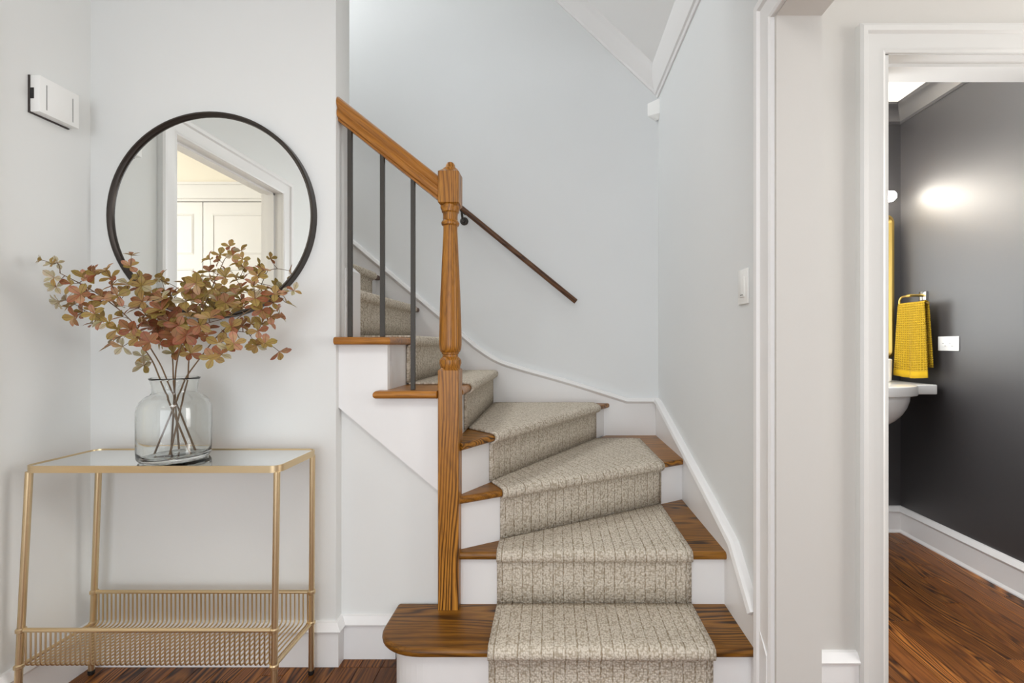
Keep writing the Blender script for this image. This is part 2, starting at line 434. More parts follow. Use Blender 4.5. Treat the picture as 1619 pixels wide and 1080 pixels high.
# left doorway (casing in the foyer, lining, stop)
casing('trim_1', [(XL, DY1, 0), (XL, DY1, DZ), (XL, DY0, DZ), (XL, DY0, 0)], (1, 0, 0), -1, 'white casing around the left doorway')
struct(boxes('trim_2', [(XLb, XL, DY1-0.001, DY1+0.016, 0, DZ), (XLb, XL, DY0-0.016, DY0+0.001, 0, DZ), (XLb, XL, DY0, DY1, DZ-0.001, DZ+0.016),
       (-1.68, -1.64, DY0, DY0+0.012, 0, DZ), (-1.68, -1.64, DY1-0.012, DY1, 0, DZ), (-1.68, -1.64, DY0, DY1, DZ-0.012, DZ)], M['trim']), 'white lining of the left doorway')
# cased opening in the stair's right wall
casing('trim_3', [(XR, 1.285, 0), (XR, 1.285, 2.034), (XR, 0.02, 2.034), (XR, 0.02, 0)], (-1, 0, 0), 1, 'white casing on the stair side of the opening')
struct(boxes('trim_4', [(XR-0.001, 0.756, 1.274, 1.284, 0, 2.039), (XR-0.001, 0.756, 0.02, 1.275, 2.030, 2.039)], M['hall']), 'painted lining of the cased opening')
# powder room doorway
PD0, PD1, PDZ = 1.043, 1.83, 2.018
casing('trim_5', [(PD0-0.004, YH, 0), (PD0-0.004, YH, PDZ), (PD1, YH, PDZ), (PD1, YH, 0)], (0, -1, 0), 1, 'white casing around the powder room doorway', 'dimmed_trim')
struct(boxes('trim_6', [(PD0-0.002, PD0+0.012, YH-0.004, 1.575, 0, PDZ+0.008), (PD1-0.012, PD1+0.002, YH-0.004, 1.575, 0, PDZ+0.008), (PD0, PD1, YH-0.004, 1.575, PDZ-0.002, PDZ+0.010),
       (PD0+0.012, PD0+0.022, 1.47, 1.505, 0, PDZ-0.012), (PD1-0.022, PD1-0.012, 1.47, 1.505, 0, PDZ-0.012), (PD0+0.012, PD1-0.012, 1.47, 1.505, PDZ-0.013, PDZ-0.002)], M['dimmed_trim']), 'white lining of the powder room doorway')
# baseboards
def baseboard(name, path, label, flip=1):
    # profile runs (height, out): sweep with the side vector pointing into the room
    prof = [(b, a) for a, b in BASE]
    return struct(molding(name, path, prof, (0, 0, 1), M['trim'], flip=flip), label)
baseboard('baseboard_left', [(XL, 1.285, 0), (XL, YW, 0), (-0.748, YW, 0), (-0.748, 1.62, 0), (-0.55, 1.62, 0)], 'white baseboard of the left corner and under the stair', flip=-1)
baseboard('baseboard_hall', [(0.754, YH, 0), (PD0-0.089, YH, 0)], 'white baseboard beside the powder room door', flip=-1)
baseboard('baseboard_powder', [(0.784, YB+0.01, 0), (PX, YB+0.01, 0), (PX, 1.575, 0)], 'white baseboard of the powder room', flip=-1)
SHOE = [(0, 0), (0.026, 0), (0.026, 0.006), (0.016, 0.017), (0, 0.018)]
struct(molding('trim_7', [(0.784, YB+0.01, 0), (PX, YB+0.01, 0), (PX, 1.575, 0)], SHOE, (0, 0, 1), M['trim'], flip=-1), 'white shoe moulding of the powder room')
# crowns
CROWN = [(0, 0), (0, 0.008), (0.012, 0.012), (0.020, 0.022), (0.055, 0.050), (0.066, 0.058), (0.078, 0.060), (0.088, 0.068), (0.10, 0.068), (0.10, 0)]
struct(molding('trim_8', [(XR, YB, 2.562), (-1.6, YB, 2.562+sl*(XR+1.6))], CROWN, (0, -1, 0), M['trim'], flip=-1), 'white crown moulding rising along the stair back wall')
struct(molding('trim_9', [(XR, 1.70, 2.562), (XR, YB, 2.562)], [(0, 0), (0, 0.008), (0.014, 0.013), (0.02, 0.022), (0.10, 0.045), (0.16, 0.05), (0.16, 0)], (-1, 0, 0), M['trim'], flip=-1), 'white crown moulding along the stair right wall')
struct(molding('trim_10', [(0.784, YB+0.01, 2.41), (PX, YB+0.01, 2.41), (PX, 1.575, 2.41)], [(b, a) for a, b in CROWN], (0, 0, 1), M['powder'], flip=-1), 'dark painted crown moulding of the powder room')

# closet doors seen in the mirror
def closet_door(n, x0, x1, label):
    d = struct(box('door_%d' % n, x0, x1, CYW-0.035, CYW-0.006, 0.012, 2.03, M['trim']), label)
    xs = (x0+0.055, x1-0.055)
    for z0, z1 in ((1.69, 1.955), (0.95, 1.60), (0.12, 0.86)):
        v = []
        for (ix, iy, iz) in ((0, 0, 0), (0.012, 0.004, 0.012), (0.016, -0.008, 0.016), (0.05, -0.008, 0.05), (0.06, -0.001, 0.06)):
            yy = CYW-0.0062+iy+0.001
            v += [(xs[0]+ix, yy, z0+iz), (xs[1]-ix, yy, z0+iz), (xs[1]-ix, yy, z1-iz), (xs[0]+ix, yy, z1-iz)]
        f = []
        for r in range(4):
            for k in range(4): f.append((r*4+k, r*4+(k+1) % 4, (r+1)*4+(k+1) % 4, (r+1)*4+k))
        f.append((16, 17, 18, 19))
        # four rails standing proud around a sunk field
        v2, f2 = [], []
        obj('door_panel', v, f, M['trim'], d)
    return d
# frame pieces of the doors stand 8 mm proud of the sunk fields
closet_door(1, -2.262, -1.785, 'white panelled closet door')
closet_door(2, -2.775, -2.268, 'second white panelled closet door')
struct(boxes('trim_11', [(-2.85, -1.73, CYW, CYW+0.018, 2.05, 2.135), (-2.85, -1.73, CYW, CYW+0.03, 2.135, 2.15), (-2.78, -1.78, CYW-0.02, CYW+0.004, 2.034, 2.052)], M['trim']), 'white closet head trim')

# ---------------------------------------------------------------- staircase
Z = [0, 0.190, 0.380, 0.573, 0.762, 0.949, 1.135, 1.322, 1.510, 1.698, 1.886]
T = 0.027
XS, YS = 0.612, 2.672                     # faces of the skirt boards
Y1, Y2 = 1.3694, 1.591
st = thing('staircase', 'winding white and oak staircase turning left beside the foyer', 'stairs', (0.1, 1.6, 0))
r3 = lambda x: 1.694+0.553*(x+0.1913)      # foot line of the third riser
r4 = lambda x: 1.762+1.656*(x+0.2425)      # foot line of the fourth riser
n3 = Vector((0.553, -1)).normalized()      # pointing out over the lower tread
n4 = Vector((1.656, -1)).normalized()
def off(p, n, d): return (p[0]+n.x*d, p[1]+n.y*d)
# first tread with its rounded end
bull = [(-0.545, 1.612)]
for k in range(0, 11):
    a = math.pi+math.pi/2*k/10
    bull.append((-0.395+0.152*math.cos(a), 1.487+0.1176*math.sin(a)))
outline1 = bull+[(XS, Y1), (XS, 1.632), (-0.3, 1.632), (-0.3, 1.612)]
def tread(poly, z, nose, mat=None):
    return prism('tread', poly, 'z', z-T, z, mat or M['tread_oak'], st, bevel=0.0115, seg=4, nose=nose)
tread(outline1, Z[1], list(range(0, 12)))
base1 = [(-0.505, 1.612)]
for k in range(0, 11):
    a = math.pi+math.pi/2*k/10
    base1.append((-0.375+0.13*math.cos(a), 1.497+0.10*math.sin(a)))
prism('riser', base1+[(XS, 1.397), (XS, 1.612)], 'z', 0, Z[1]-T, M['trim'], st)
tread([(-0.335, Y2), (XS, Y2), (XS, r3(XS)+0.02), (-0.335, r3(-0.335)+0.02)], Z[2], [0])
a3, b3 = off((-0.338, r3(-0.338)), n3, 0.024), off((XS, r3(XS)), n3, 0.024)
tread([(a3[0], a3[1]), (XS, b3[1]-0.0), (XS, YS), (0.32, YS), (-0.345, r4(-0.345)+0.02)], Z[3], [0])
x4 = -0.2425+(YS-1.762)/1.656
a4, b4 = off((-0.335, r4(-0.335)), n4, 0.028), off((x4, YS), n4, 0.028)
x4b = b4[0]+(YS-b4[1])/1.656
tread([(a4[0], a4[1]), (x4b, YS), (-0.365, YS), (-0.365, 1.63)], Z[4], [0])
tread([(-0.612, 1.557), (-0.395, 1.557), (-0.395, 1.648), (-0.319, 1.648), (-0.319, YS), (-0.598, YS), (-0.598, 1.603), (-0.612, 1.603)], Z[5], [0, 3, 7], M['rail_oak'])
tread([(-0.7465, 1.557), (-0.5515, 1.557), (-0.5515, YS), (-0.826, YS), (-0.826, 1.692), (-0.7465, 1.692)], Z[6], [0, 1], M['rail_oak'])
for k in range(7, 11):
    xn = -0.775-0.228*(k-7)
    tread([(xn, 1.692), (xn, YS), (xn-0.275, YS), (xn-0.275, 1.692)], Z[k], [0], M['dark_oak'])
def riser(a, b, z0, z1, n, th=0.018):
    n = Vector(n)
    poly = [a, b, (b[0]-n.x*th, b[1]-n.y*th), (a[0]-n.x*th, a[1]-n.y*th)]
    return prism('riser', poly, 'z', z0, z1, M['trim'], st)
riser((-0.335, 1.612), (XS, 1.612), Z[1], Z[2]-T, (0, -1))
riser((-0.33, r3(-0.33)), (XS, r3(XS)), Z[2], Z[3]-T, n3)
riser((-0.33, r4(-0.33)), (x4, YS), Z[3], Z[4]-T, n4)
riser((-0.347, 1.648), (-0.347, YS), Z[4], Z[5]-T, (1, 0))
riser((-0.5765, 1.6195), (-0.5765, YS), Z[5], Z[6]-T, (1, 0))
for k in range(7, 11):
    x = -0.803-0.228*(k-7)
    riser((x, 1.692), (x, YS), Z[k-1], Z[k]-T, (1, 0))
# white outer stringer under the open ends of the fifth and sixth treads
prism('stringer', [(-0.7475, 0.888), (-0.392, 0.590), (-0.392, Z[5]-T), (-0.576, Z[5]-T), (-0.576, Z[6]-T), (-0.7475, Z[6]-T)], 'y', 1.598, 1.621, M['trim'], st)
# solid soffit core so that nothing shows through behind the risers
prism('carcass', [(-1.7, 0.0), (-0.36, 0.0), (-0.36, 0.90), (-0.60, 0.90), (-0.60, 1.08), (-0.83, 1.08), (-0.83, 1.28), (-1.7, 1.28)], 'y', 1.70, YS, M['trim'], st)
# block at the foot of the inner wall
prism('wall_string', [(-0.80, Z[6]), (-0.7455, Z[6]), (-0.7455, 1.383), (-0.80, 1.43)], 'y', 1.648, 1.776, M['trim'], st)

# skirt boards on the walls with their caps
CAP = [(0, 0), (0, 0.004), (-0.004, 0.012), (-0.018, 0.017), (-0.028, 0.009), (-0.032, 0)]
sk = [(1.30, 0.0), (YS+0.018, 0.0), (YS+0.018, 0.792), (2.60, 0.782), (1.704, 0.504), (1.53, 0.446), (1.375, 0.306), (1.30, 0.22)]
s1 = struct(prism('trim_12', sk, 'x', XS, XR, M['trim']), 'white skirt board along the stair right wall')
molding('skirt_cap', [(XS, y, z) for y, z in ((1.372, 0.303), (1.376, 0.307), sk[5], sk[4], sk[3], sk[2])], CAP, (-1, 0, 0), M['trim'], s1, flip=-1)
bk = [(XR, 0.792), (0.445, 0.792), (0.10, 0.900), (-0.20, 0.985), (-0.3226, 1.030), (-0.43, 1.100), (-0.5266, 1.181), (-1.157, 1.717), (-2.2, 2.60)]
def smooth2(P, n=5):
    out = []
    for i in range(len(P)-1):
        p0, p1, p2, p3 = [Vector(q) for q in (P[max(i-1, 0)], P[i], P[i+1], P[min(i+2, len(P)-1)])]
        for k in range(n):
            t = k/n; q = 0.5*((2*p1)+(p2-p0)*t+(2*p0-5*p1+4*p2-p3)*t*t+(3*p1-p0-3*p2+p3)*t**3); out.append((q.x, q.y))
    return out+[P[-1]]
bk = bk[:1]+smooth2(bk[1:])
s2 = struct(prism('trim_13', bk+[(-2.2, 1.6), (-0.2, 0.0), (XR, 0.0)], 'y', YS, YB, M['trim']), 'white skirt board along the stair back wall')
molding('skirt_cap', [(x, YS, z) for x, z in bk], CAP, (0, -1, 0), M['trim'], s2, flip=-1)

# ---------------------------------------------------------------- carpet runner
rn = thing('stair_runner', 'beige ribbed loop carpet runner up the middle of the stair', 'carpet', (0.15, 1.5, 0.2))
def lerp2(a, b, t): return (a[0]+(b[0]-a[0])*t, a[1]+(b[1]-a[1])*t)
def poly_at(pl, t):
    L = [math.dist(pl[i], pl[i+1]) for i in range(len(pl)-1)]; s = t*sum(L)
    for i, l in enumerate(L):
        if s <= l or i == len(L)-1: return lerp2(pl[i], pl[i+1], s/l)
        s -= l
def runner(ra, rb, n, z0, z1, over, back, nu=24, nv=10, bot=0.008):
    """riser line RA-RB (left to right), N out of the riser, BACK = polyline along the back of the tread"""
    n = Vector(n); e = Vector((rb[0]-ra[0], rb[1]-ra[1])).normalized()
    V, UV, rows = [], [], []
    path = [(0.009, z0+bot), (0.009, z0+(z1-T-z0)*0.5), (0.009, z1-T-0.014)]
    r = (T+0.018)/2
    for k in range(0, 8):
        a = -math.pi/2+math.pi*k/7
        path.append((over-r+0.010+r*math.cos(a), z1-T/2+r*math.sin(a)))
    vlen = 0.0
    pv = None
    nose_d = over-r+0.010
    for d, z in path:
        if pv: vlen += math.dist(pv, (d, z))
        pv = (d, z)
        row = []
        for i in range(nu+1):
            p = lerp2(ra, rb, i/nu)
            row.append(len(V)); V.append((p[0]+n.x*d, p[1]+n.y*d, z)); UV.append((i/nu*math.dist(ra, rb), vlen))
        rows.append(row)
    for j in range(1, nv+1):
        row = []
        for i in range(nu+1):
            p = lerp2(ra, rb, i/nu); p = (p[0]+n.x*nose_d, p[1]+n.y*nose_d)
            q = lerp2(p, poly_at(back, i/nu), j/nv)
            dv = -(q[0]-p[0])*n.x-(q[1]-p[1])*n.y
            du = (q[0]-ra[0])*e.x+(q[1]-ra[1])*e.y
            row.append(len(V)); V.append((q[0], q[1], z1+0.009)); UV.append((du, vlen+dv))
        rows.append(row)
    Fc = [(rows[j][i], rows[j][i+1], rows[j+1][i+1], rows[j+1][i]) for j in range(len(rows)-1) for i in range(nu)]
    o = obj('runner_section', V, Fc, M['carpet'], rn, smooth=True)
    uvl = o.data.uv_layers.new(name='UVMap')
    for lp in o.data.loops: uvl.data[lp.index].uv = UV[lp.vertex_index]
    m = o.modifiers.new('pile', 'SOLIDIFY'); m.thickness = 0.0075; m.offset = -1
    return o
RA, RB = -0.192, 0.493
runner((RA, 1.397), (RB, 1.397), (0, -1), 0.0, Z[1], 0.028, [(RA, 1.604), (RB, 1.604)])
runner((RA, 1.612), (RB, 1.612), (0, -1), Z[1], Z[2], 0.022, [(RA, r3(RA)-0.010), (RB, r3(RB)-0.010)])
runner((RA, r3(RA)), (RB, r3(RB)), n3, Z[2], Z[3], 0.024, [(-0.234, r4(-0.234)-0.012), (0.236, 2.555), (0.494, 2.555)])
runner((-0.2425, 1.762), (0.245, r4(0.245)), n4, Z[3], Z[4], 0.028, [(-0.337, 1.86), (-0.337, 2.64), (0.245, 2.64)], nu=36)
runner((-0.347, 1.80), (-0.347, 2.645), (1, 0), Z[4], Z[5], 0.028, [(-0.566, 1.80), (-0.566, 2.645)])
runner((-0.575, 1.80), (-0.575, 2.60), (1, 0), Z[5], Z[6], 0.024, [(-0.794, 1.80), (-0.794, 2.60)])
for k in range(7, 11):
    x = -0.803-0.228*(k-7)
    runner((x, 1.80), (x, 2.595), (1, 0), Z[k-1], Z[k], 0.028, [(x-0.219, 1.80), (x-0.219, 2.595)])

# ---------------------------------------------------------------- stair railing
NX, NY = -0.3575, 1.610
rl = thing('stair_railing', 'honey oak newel, sloped handrail and three black square balusters', 'railing', (NX, NY, Z[1]))
hw = 0.036
def square_block(z0, z1, c0, c1):
    """square shaft with chamfered top (and bottom) corners"""
    h = hw
    rows = []
    if c0: rows += [(h-c0, z0, c0*0.45), (h, z0+c0*1.0, 0.003)]
    else: rows += [(h, z0, 0.003)]
    if c1: rows += [(h, z1-c1*1.0, 0.003), (h-c1, z1, c1*0.45)]
    else: rows += [(h, z1, 0.003)]
    V, Fc = [], []
    for hh, z, c in rows:
        for sx, sy in ((1, 1), (-1, 1), (-1, -1), (1, -1)):
            for k in ((0, 1) if sx*sy > 0 else (1, 0)):
                V.append((NX+sx*(hh-(c if k else 0)), NY+sy*(hh-(0 if k else c)), z))
    m = 8
    for i in range(len(rows)-1):
        for k in range(m): Fc.append((i*m+k, i*m+(k+1) % m, (i+1)*m+(k+1) % m, (i+1)*m+k))
    Fc += [tuple(range(m)), tuple(range((len(rows)-1)*m, len(rows)*m))]
    return V, Fc
zt = lambda y: H+(CY-y)*NY/F
low = square_block(Z[1], 1.033, 0, 0.014)
upb = square_block(1.588, 1.722, 0.014, 0.012)
turn = [(0.033, 1.020), (0.0355, zt(579)), (0.0385, zt(574)), (0.0375, zt(569)), (0.031, zt(565.5)), (0.027, zt(564)), (0.0265, zt(560.5)), (0.030, zt(559)),
        (0.030, zt(557.5)), (0.034, zt(556)), (0.0375, zt(552)), (0.0390, zt(545)), (0.0388, zt(530)), (0.0375, zt(505)), (0.035, zt(470)), (0.031, zt(430)), (0.027, zt(390)), (0.0245, zt(365)),
        (0.0245, zt(358.5)), (0.0300, zt(356.5)), (0.0315, zt(353.5)), (0.0295, zt(351)), (0.0255, zt(349)), (0.0250, zt(343)), (0.0260, zt(338)), (0.0300, zt(336)), (0.0300, zt(334)), (0.0335, zt(331)), (0.0345, zt(328)), (0.032, 1.60)]
tg = lathe_geo(turn, (NX, NY), 36)
btn = lathe_geo([(0.028, 1.716), (0.026, 1.727), (0.019, 1.731), (0.0165, 1.737), (0.0155, 1.743), (0.011, 1.750), (0.004, 1.753)], (NX, NY), 28)
vv, ff = join_geo([low, tg, upb, btn])
obj('newel_post', vv, ff, M['oak'], rl, autosmooth=True)
# handrail: section in (y, z) sheared along the slope
RP = [(-0.016, 0.0), (-0.016, 0.008), (-0.0235, 0.013), (-0.026, 0.020), (-0.0255, 0.031), (-0.0215, 0.039), (-0.022, 0.044), (-0.0285, 0.054), (-0.030, 0.063), (-0.027, 0.073), (-0.019, 0.082), (-0.008, 0.0868)]
RP = RP+[(-y, z) for y, z in RP[::-1]]
RS = 0.794
def along(o, slope):
    """turn the object's own axes so that its x axis (the wood grain) runs down the slope"""
    q = Matrix.Rotation(math.atan(slope), 4, 'Y'); o.data.transform(q.inverted()); o.rotation_euler = q.to_euler(); return o
rb_ = lambda x: 1.612+RS*(-0.3935-x)
V = [(x, NY+y, rb_(x)+z) for x in (-0.7475, -0.386) for y, z in RP]
m = len(RP)
along(obj('handrail', V, [(k, (k+1) % m, m+(k+1) % m, m+k) for k in range(m)]+[tuple(range(m)), tuple(range(m, 2*m))], M['rail_oak'], rl, autosmooth=True), RS)
for bx, bz in ((-0.7085, Z[6]), (-0.5945, Z[6]), (-0.4870, Z[5])):
    h = 0.0071
    v = [(bx+sx*h, 1.602+sy*h, z) for z in (bz, 0) for sx, sy in ((-1, -1), (1, -1), (1, 1), (-1, 1))]
    for k in range(4, 8): v[k] = (v[k][0], v[k][1], rb_(v[k][0])+0.004)
    obj('baluster', v, [(0, 1, 2, 3), (4, 5, 6, 7)]+[(k, (k+1) % 4, 4+(k+1) % 4, 4+k) for k in range(4)], M['black'], rl, bevel=0.001, seg=1)

# round rail on the back wall
wr = thing('wall_handrail', 'slim dark brown round handrail sloping down the stair back wall', 'handrail', (-0.2, YB, 1.6))
e0, e1 = Vector((0.141, 2.615, 1.352)), Vector((-1.30, 2.615, 1.352+0.817*1.441))
d = (e1-e0).normalized()
along(tube('rail', [e0, e0+d*0.004, e1], [0.0135, 0.0152, 0.0152], M['dark_oak'], wr, 14), 0.817)
for px in (-0.515, -1.275):
    zz = 1.352+0.817*(0.141-px)
    g = [tube_geo([(px, YB, zz-0.055), (px, YB-0.006, zz-0.055), (px, YB-0.012, zz-0.055)], [0.024, 0.024, 0.017], 18),
         tube_geo([(px, YB-0.01, zz-0.055), (px, YB-0.035, zz-0.06), (px, YB-0.058, zz-0.052), (px, YB-0.07, zz-0.034), (px, YB-0.075, zz-0.015)], 0.007, 8),
         tube_geo([(px-0.022, YB-0.075, zz-0.017+0.018), (px+0.022, YB-0.075, zz-0.017-0.018)], 0.006, 8)]
    vv, ff = join_geo(g); obj('bracket', vv, ff, M['black'], wr, autosmooth=True)

# ---------------------------------------------------------------- wall mirror
MC = Vector((-1.1665, YW, 1.551)); MR = 0.3535
mr = thing('round_mirror', 'large round wall mirror with a thin black metal frame', 'mirror', MC)
def ring_y(name, prof, mat, parent, n=96):
    V, Fc = [], []; m = len(prof)
    for k in range(n):
        a = 2*math.pi*k/n
        for r, y in prof: V.append((MC.x+r*math.cos(a), y, MC.z+r*math.sin(a)))
    for k in range(n):
        for j in range(m): Fc.append((k*m+j, k*m+(j+1) % m, ((k+1) % n)*m+(j+1) % m, ((k+1) % n)*m+j))
    return obj(name, V, Fc, mat, parent, autosmooth=True)
ring_y('frame', [(MR, YW), (MR, YW-0.026), (MR-0.003, YW-0.028), (MR-0.006, YW-0.027), (MR-0.009, YW-0.023), (MR-0.013, YW-0.020), (MR-0.0155, YW-0.0135), (MR-0.016, YW)], M['frame'], mr)
nn = 96
V = [(MC.x+(MR-0.012)*math.cos(2*math.pi*k/nn), y, MC.z+(MR-0.012)*math.sin(2*math.pi*k/nn)) for y in (YW-0.014, YW-0.004) for k in range(nn)]
obj('glass', V, [tuple(range(nn)), tuple(range(nn, 2*nn))]+[(k, (k+1) % nn, nn+(k+1) % nn, nn+k) for k in range(nn)], M['mirror'], mr)

# ---------------------------------------------------------------- console table
tb = thing('console_table', 'slim satin brass console table with mirrored top and wire basket shelf', 'table', (-1.165, 1.425, 0))
TZ, TF, TBk, TX0, TX1 = 0.758, 1.316, 1.536, -1.5325, -0.788
def rr(x0, x1, y0, y1, r, n=7):
    out = []
    for cx, cy, a0 in ((x1-r, y1-r, 0), (x0+r, y1-r, 90), (x0+r, y0+r, 180), (x1-r, y0+r, 270)):
        for k in range(n+1):
            a = math.radians(a0+90*k/n); out.append((cx+r*math.cos(a), cy+r*math.sin(a)))
    return out
o_, i_ = rr(TX0, TX1, TF, TBk, 0.028), rr(TX0+0.004, TX1-0.004, TF+0.004, TBk-0.004, 0.024)
n = len(o_)
V = [(x, y, TZ-0.020) for x, y in o_]+[(x, y, TZ) for x, y in o_]+[(x, y, TZ) for x, y in i_]+[(x, y, TZ-0.020) for x, y in i_]
Fc = []
for a, b in ((0, 1), (1, 2), (2, 3), (3, 0)):
    Fc += [(a*n+k, a*n+(k+1) % n, b*n+(k+1) % n, b*n+k) for k in range(n)]
obj('rim', V, Fc, M['gold'], tb, autosmooth=True)
prism('tabletop', i_, 'z', TZ-0.010, TZ-0.0025, M['top'], tb)
legs = {'fl': ((-1.522, TF+0.011), (-1.5545, TF+0.006)), 'fr': ((-0.800, TF+0.011), (-0.8075, TF+0.006)),
        'bl': ((-1.515, TBk-0.011), (-1.5465, TBk-0.006)), 'br': ((-0.8005, TBk-0.011), (-0.8075, TBk-0.006))}
def leg_at(k, z):
    (x0, y0), (x1, y1) = legs[k]; t = 1-z/(TZ-0.02)
    return Vector((x0+(x1-x0)*t, y0+(y1-y0)*t, z))
ZU, ZL = 0.279, 0.174
for k in legs:
    lg = tube('leg', [leg_at(k, TZ-0.019), leg_at(k, ZU), leg_at(k, ZL), leg_at(k, 0.012)], 0.0088, M['gold'], tb, 14)
    p = leg_at(k, 0.012); q = leg_at(k, 0.0)
    tube('foot', [(p.x, p.y, 0.016), (q.x, q.y, 0.004), (q.x, q.y, 0.0)], [0.0095, 0.0095, 0.007], M['rubber'], lg, 12)
    for zz in (ZU, ZL):
        c = leg_at(k, zz)
        tube('collar', [c+Vector((0, 0, -0.007)), c+Vector((0, 0, -0.004)), c+Vector((0, 0, 0.004)), c+Vector((0, 0, 0.007))], [0.009, 0.0122, 0.0122, 0.009], M['gold'], lg, 14)
FO = 0.0
fu0, fu1, bu0, bu1 = leg_at('fl', ZU), leg_at('fr', ZU), leg_at('bl', ZU), leg_at('br', ZU)
tube('rail', [fu0, fu1], 0.0062, M['gold'], tb, 10)
tube('rail', [bu0, bu1], 0.0062, M['gold'], tb, 10)
tube('side_bar', [leg_at('fl', ZL), leg_at('bl', ZL)], 0.0058, M['gold'], tb, 10)
tube('side_bar', [leg_at('fr', ZL), leg_at('br', ZL)], 0.0058, M['gold'], tb, 10)
NWIRE = 50
for i in range(NWIRE):
    t = (i+1.0)/(NWIRE+1)
    xf = fu0.x+(fu1.x-fu0.x)*t; xb = bu0.x+(bu1.x-bu0.x)*t
    yf, yb = fu0.y-0.001, bu0.y+0.001
    zb = ZL-0.002; r = 0.014
    pts = [(xf, yf, ZU)]
    for k in range(0, 5):
        a = math.radians(90*k/4); pts.append((xf, yf+r-r*math.cos(a), zb+r-r*math.sin(a)))
    for k in range(0, 5):
        a = math.radians(90*k/4); pts.append((xb, yb-r+r*math.sin(a), zb+r-r*math.cos(a)))
    pts.append((xb, yb, ZU))
    tube('wire', pts, 0.0026, M['gold'], tb, 5)

# ---------------------------------------------------------------- vase and branches
VC = (-1.1690, 1.414); VZ = TZ-0.0025
vs = thing('glass_vase', 'clear glass bottle vase with wide body on the console table', 'vase', (VC[0], VC[1], VZ))
outer = [(0.078, 0.0), (0.086, 0.003), (0.0915, 0.012), (0.0925, 0.03), (0.0925, 0.150), (0.0905, 0.166), (0.0835, 0.182), (0.072, 0.194), (0.060, 0.201), (0.0555, 0.207), (0.0555, 0.213), (0.0575, 0.228), (0.0605, 0.244), (0.0635, 0.249), (0.0630, 0.2515)]
inner = [(0.0605, 0.2515), (0.0575, 0.244), (0.0545, 0.228), (0.0527, 0.213), (0.0527, 0.206), (0.058, 0.198), (0.070, 0.191), (0.0815, 0.179), (0.0882, 0.164), (0.0897, 0.148), (0.0897, 0.032), (0.088, 0.020), (0.080, 0.013), (0.050, 0.012), (0.0005, 0.014)]
prof = [(r, VZ+z) for r, z in outer+inner]
V, Fc = lathe_geo([(0.0005, VZ+0.003)]+prof, VC, 48)
obj('glass', V, Fc, M['glass'], vs, smooth=True)

A = [(165,185),(235,215),(275,205),(250,310),(265,375),(375,355),(515,270),(545,290),(625,260),(470,315),(655,310),(665,370),(490,410),(440,430),(335,470),(290,480),(395,500),(360,530),(455,560),(400,590),(590,440),(700,440),(780,360),(850,320),(875,370),(800,155),(795,230),(760,420),(640,470),(580,480),(520,530),(540,570),(690,520),(850,530),(920,460),(880,480),(965,440),(1015,310),(1040,420),(740,590),(600,620),(540,640),(640,630),(700,680),(730,730),(800,680),(870,640),(900,580),(950,660),(1020,540),(1000,680),(1020,740),(850,740),(930,770),(655,790),(740,800),(890,935),(880,870),(840,700),(960,590),(1060,620)]
B = [(510,90),(590,120),(370,180),(440,150),(530,150),(440,190),(600,180),(580,215),(610,240),(480,260),(365,270),(480,310),(420,330),(300,310),(190,345),(270,350),(330,385),(220,390),(560,330),(590,385),(710,300),(750,260),(680,370),(390,390),(510,410),(430,430),(560,430),(340,430),(250,430),(150,420),(90,440),(100,500),(30,460),(200,480),(250,470),(420,480),(480,490),(600,510),(590,540),(690,460),(740,470),(830,430),(885,420),(910,490),(965,405),(700,510),(740,540),(820,490),(850,550),(800,590),(860,590),(780,620),(740,640),(660,640),(710,690),(560,690),(520,660),(600,650),(640,700),(680,760),(700,790),(760,780),(860,835),(480,760),(540,780),(500,820),(430,780),(450,860),(390,880),(330,680),(290,700),(350,720),(300,650),(200,720),(190,760),(240,740),(120,720),(110,770),(190,840),(230,850),(110,850),(40,640),(30,700),(60,730),(100,600),(20,560),(90,650),(150,650),(280,560),(320,570),(440,570),(470,590),(370,600),(130,530),(210,560)]
WH = [(30+x/4.5, 370+y/4.5) for x, y in A]+[(250+x/4.5, 370+y/4.5) for x, y in B]
# six stems: foot inside the vase, mouth, then (x, y, depth) knots
STEM = [[(306, 716, 1.385), (252, 597, 1.405), (238, 566, 1.40), (212, 536, 1.39), (170, 510, 1.38), (128, 488, 1.37)],
        [(309, 717, 1.44), (263, 598, 1.395), (247, 565, 1.38), (205, 505, 1.365), (150, 462, 1.35), (95, 432, 1.345)],
        [(283, 713, 1.455), (274, 597, 1.43), (272, 560, 1.43), (262, 510, 1.43), (236, 462, 1.43), (214, 428, 1.43)],
        [(268, 722, 1.375), (297, 597, 1.43), (300, 560, 1.44), (315, 505, 1.45), (335, 455, 1.455), (355, 410, 1.455)],
        [(244, 718, 1.395), (300, 597, 1.40), (315, 568, 1.385), (350, 525, 1.375), (395, 490, 1.37), (440, 468, 1.37)],
        [(271, 720, 1.46), (277, 597, 1.385), (281, 566, 1.36), (292, 535, 1.345), (318, 515, 1.34), (350, 505, 1.34)]]
DESC = ['branch with rust and pale leaves leaning lowest to the left', 'longest branch reaching out to the left wall', 'upright olive leafed branch rising before the left of mirror',
        'tallest branch standing before the middle of the mirror', 'branch arching out to the right of the mirror', 'short front branch with dark rust leaves over the vase mouth']
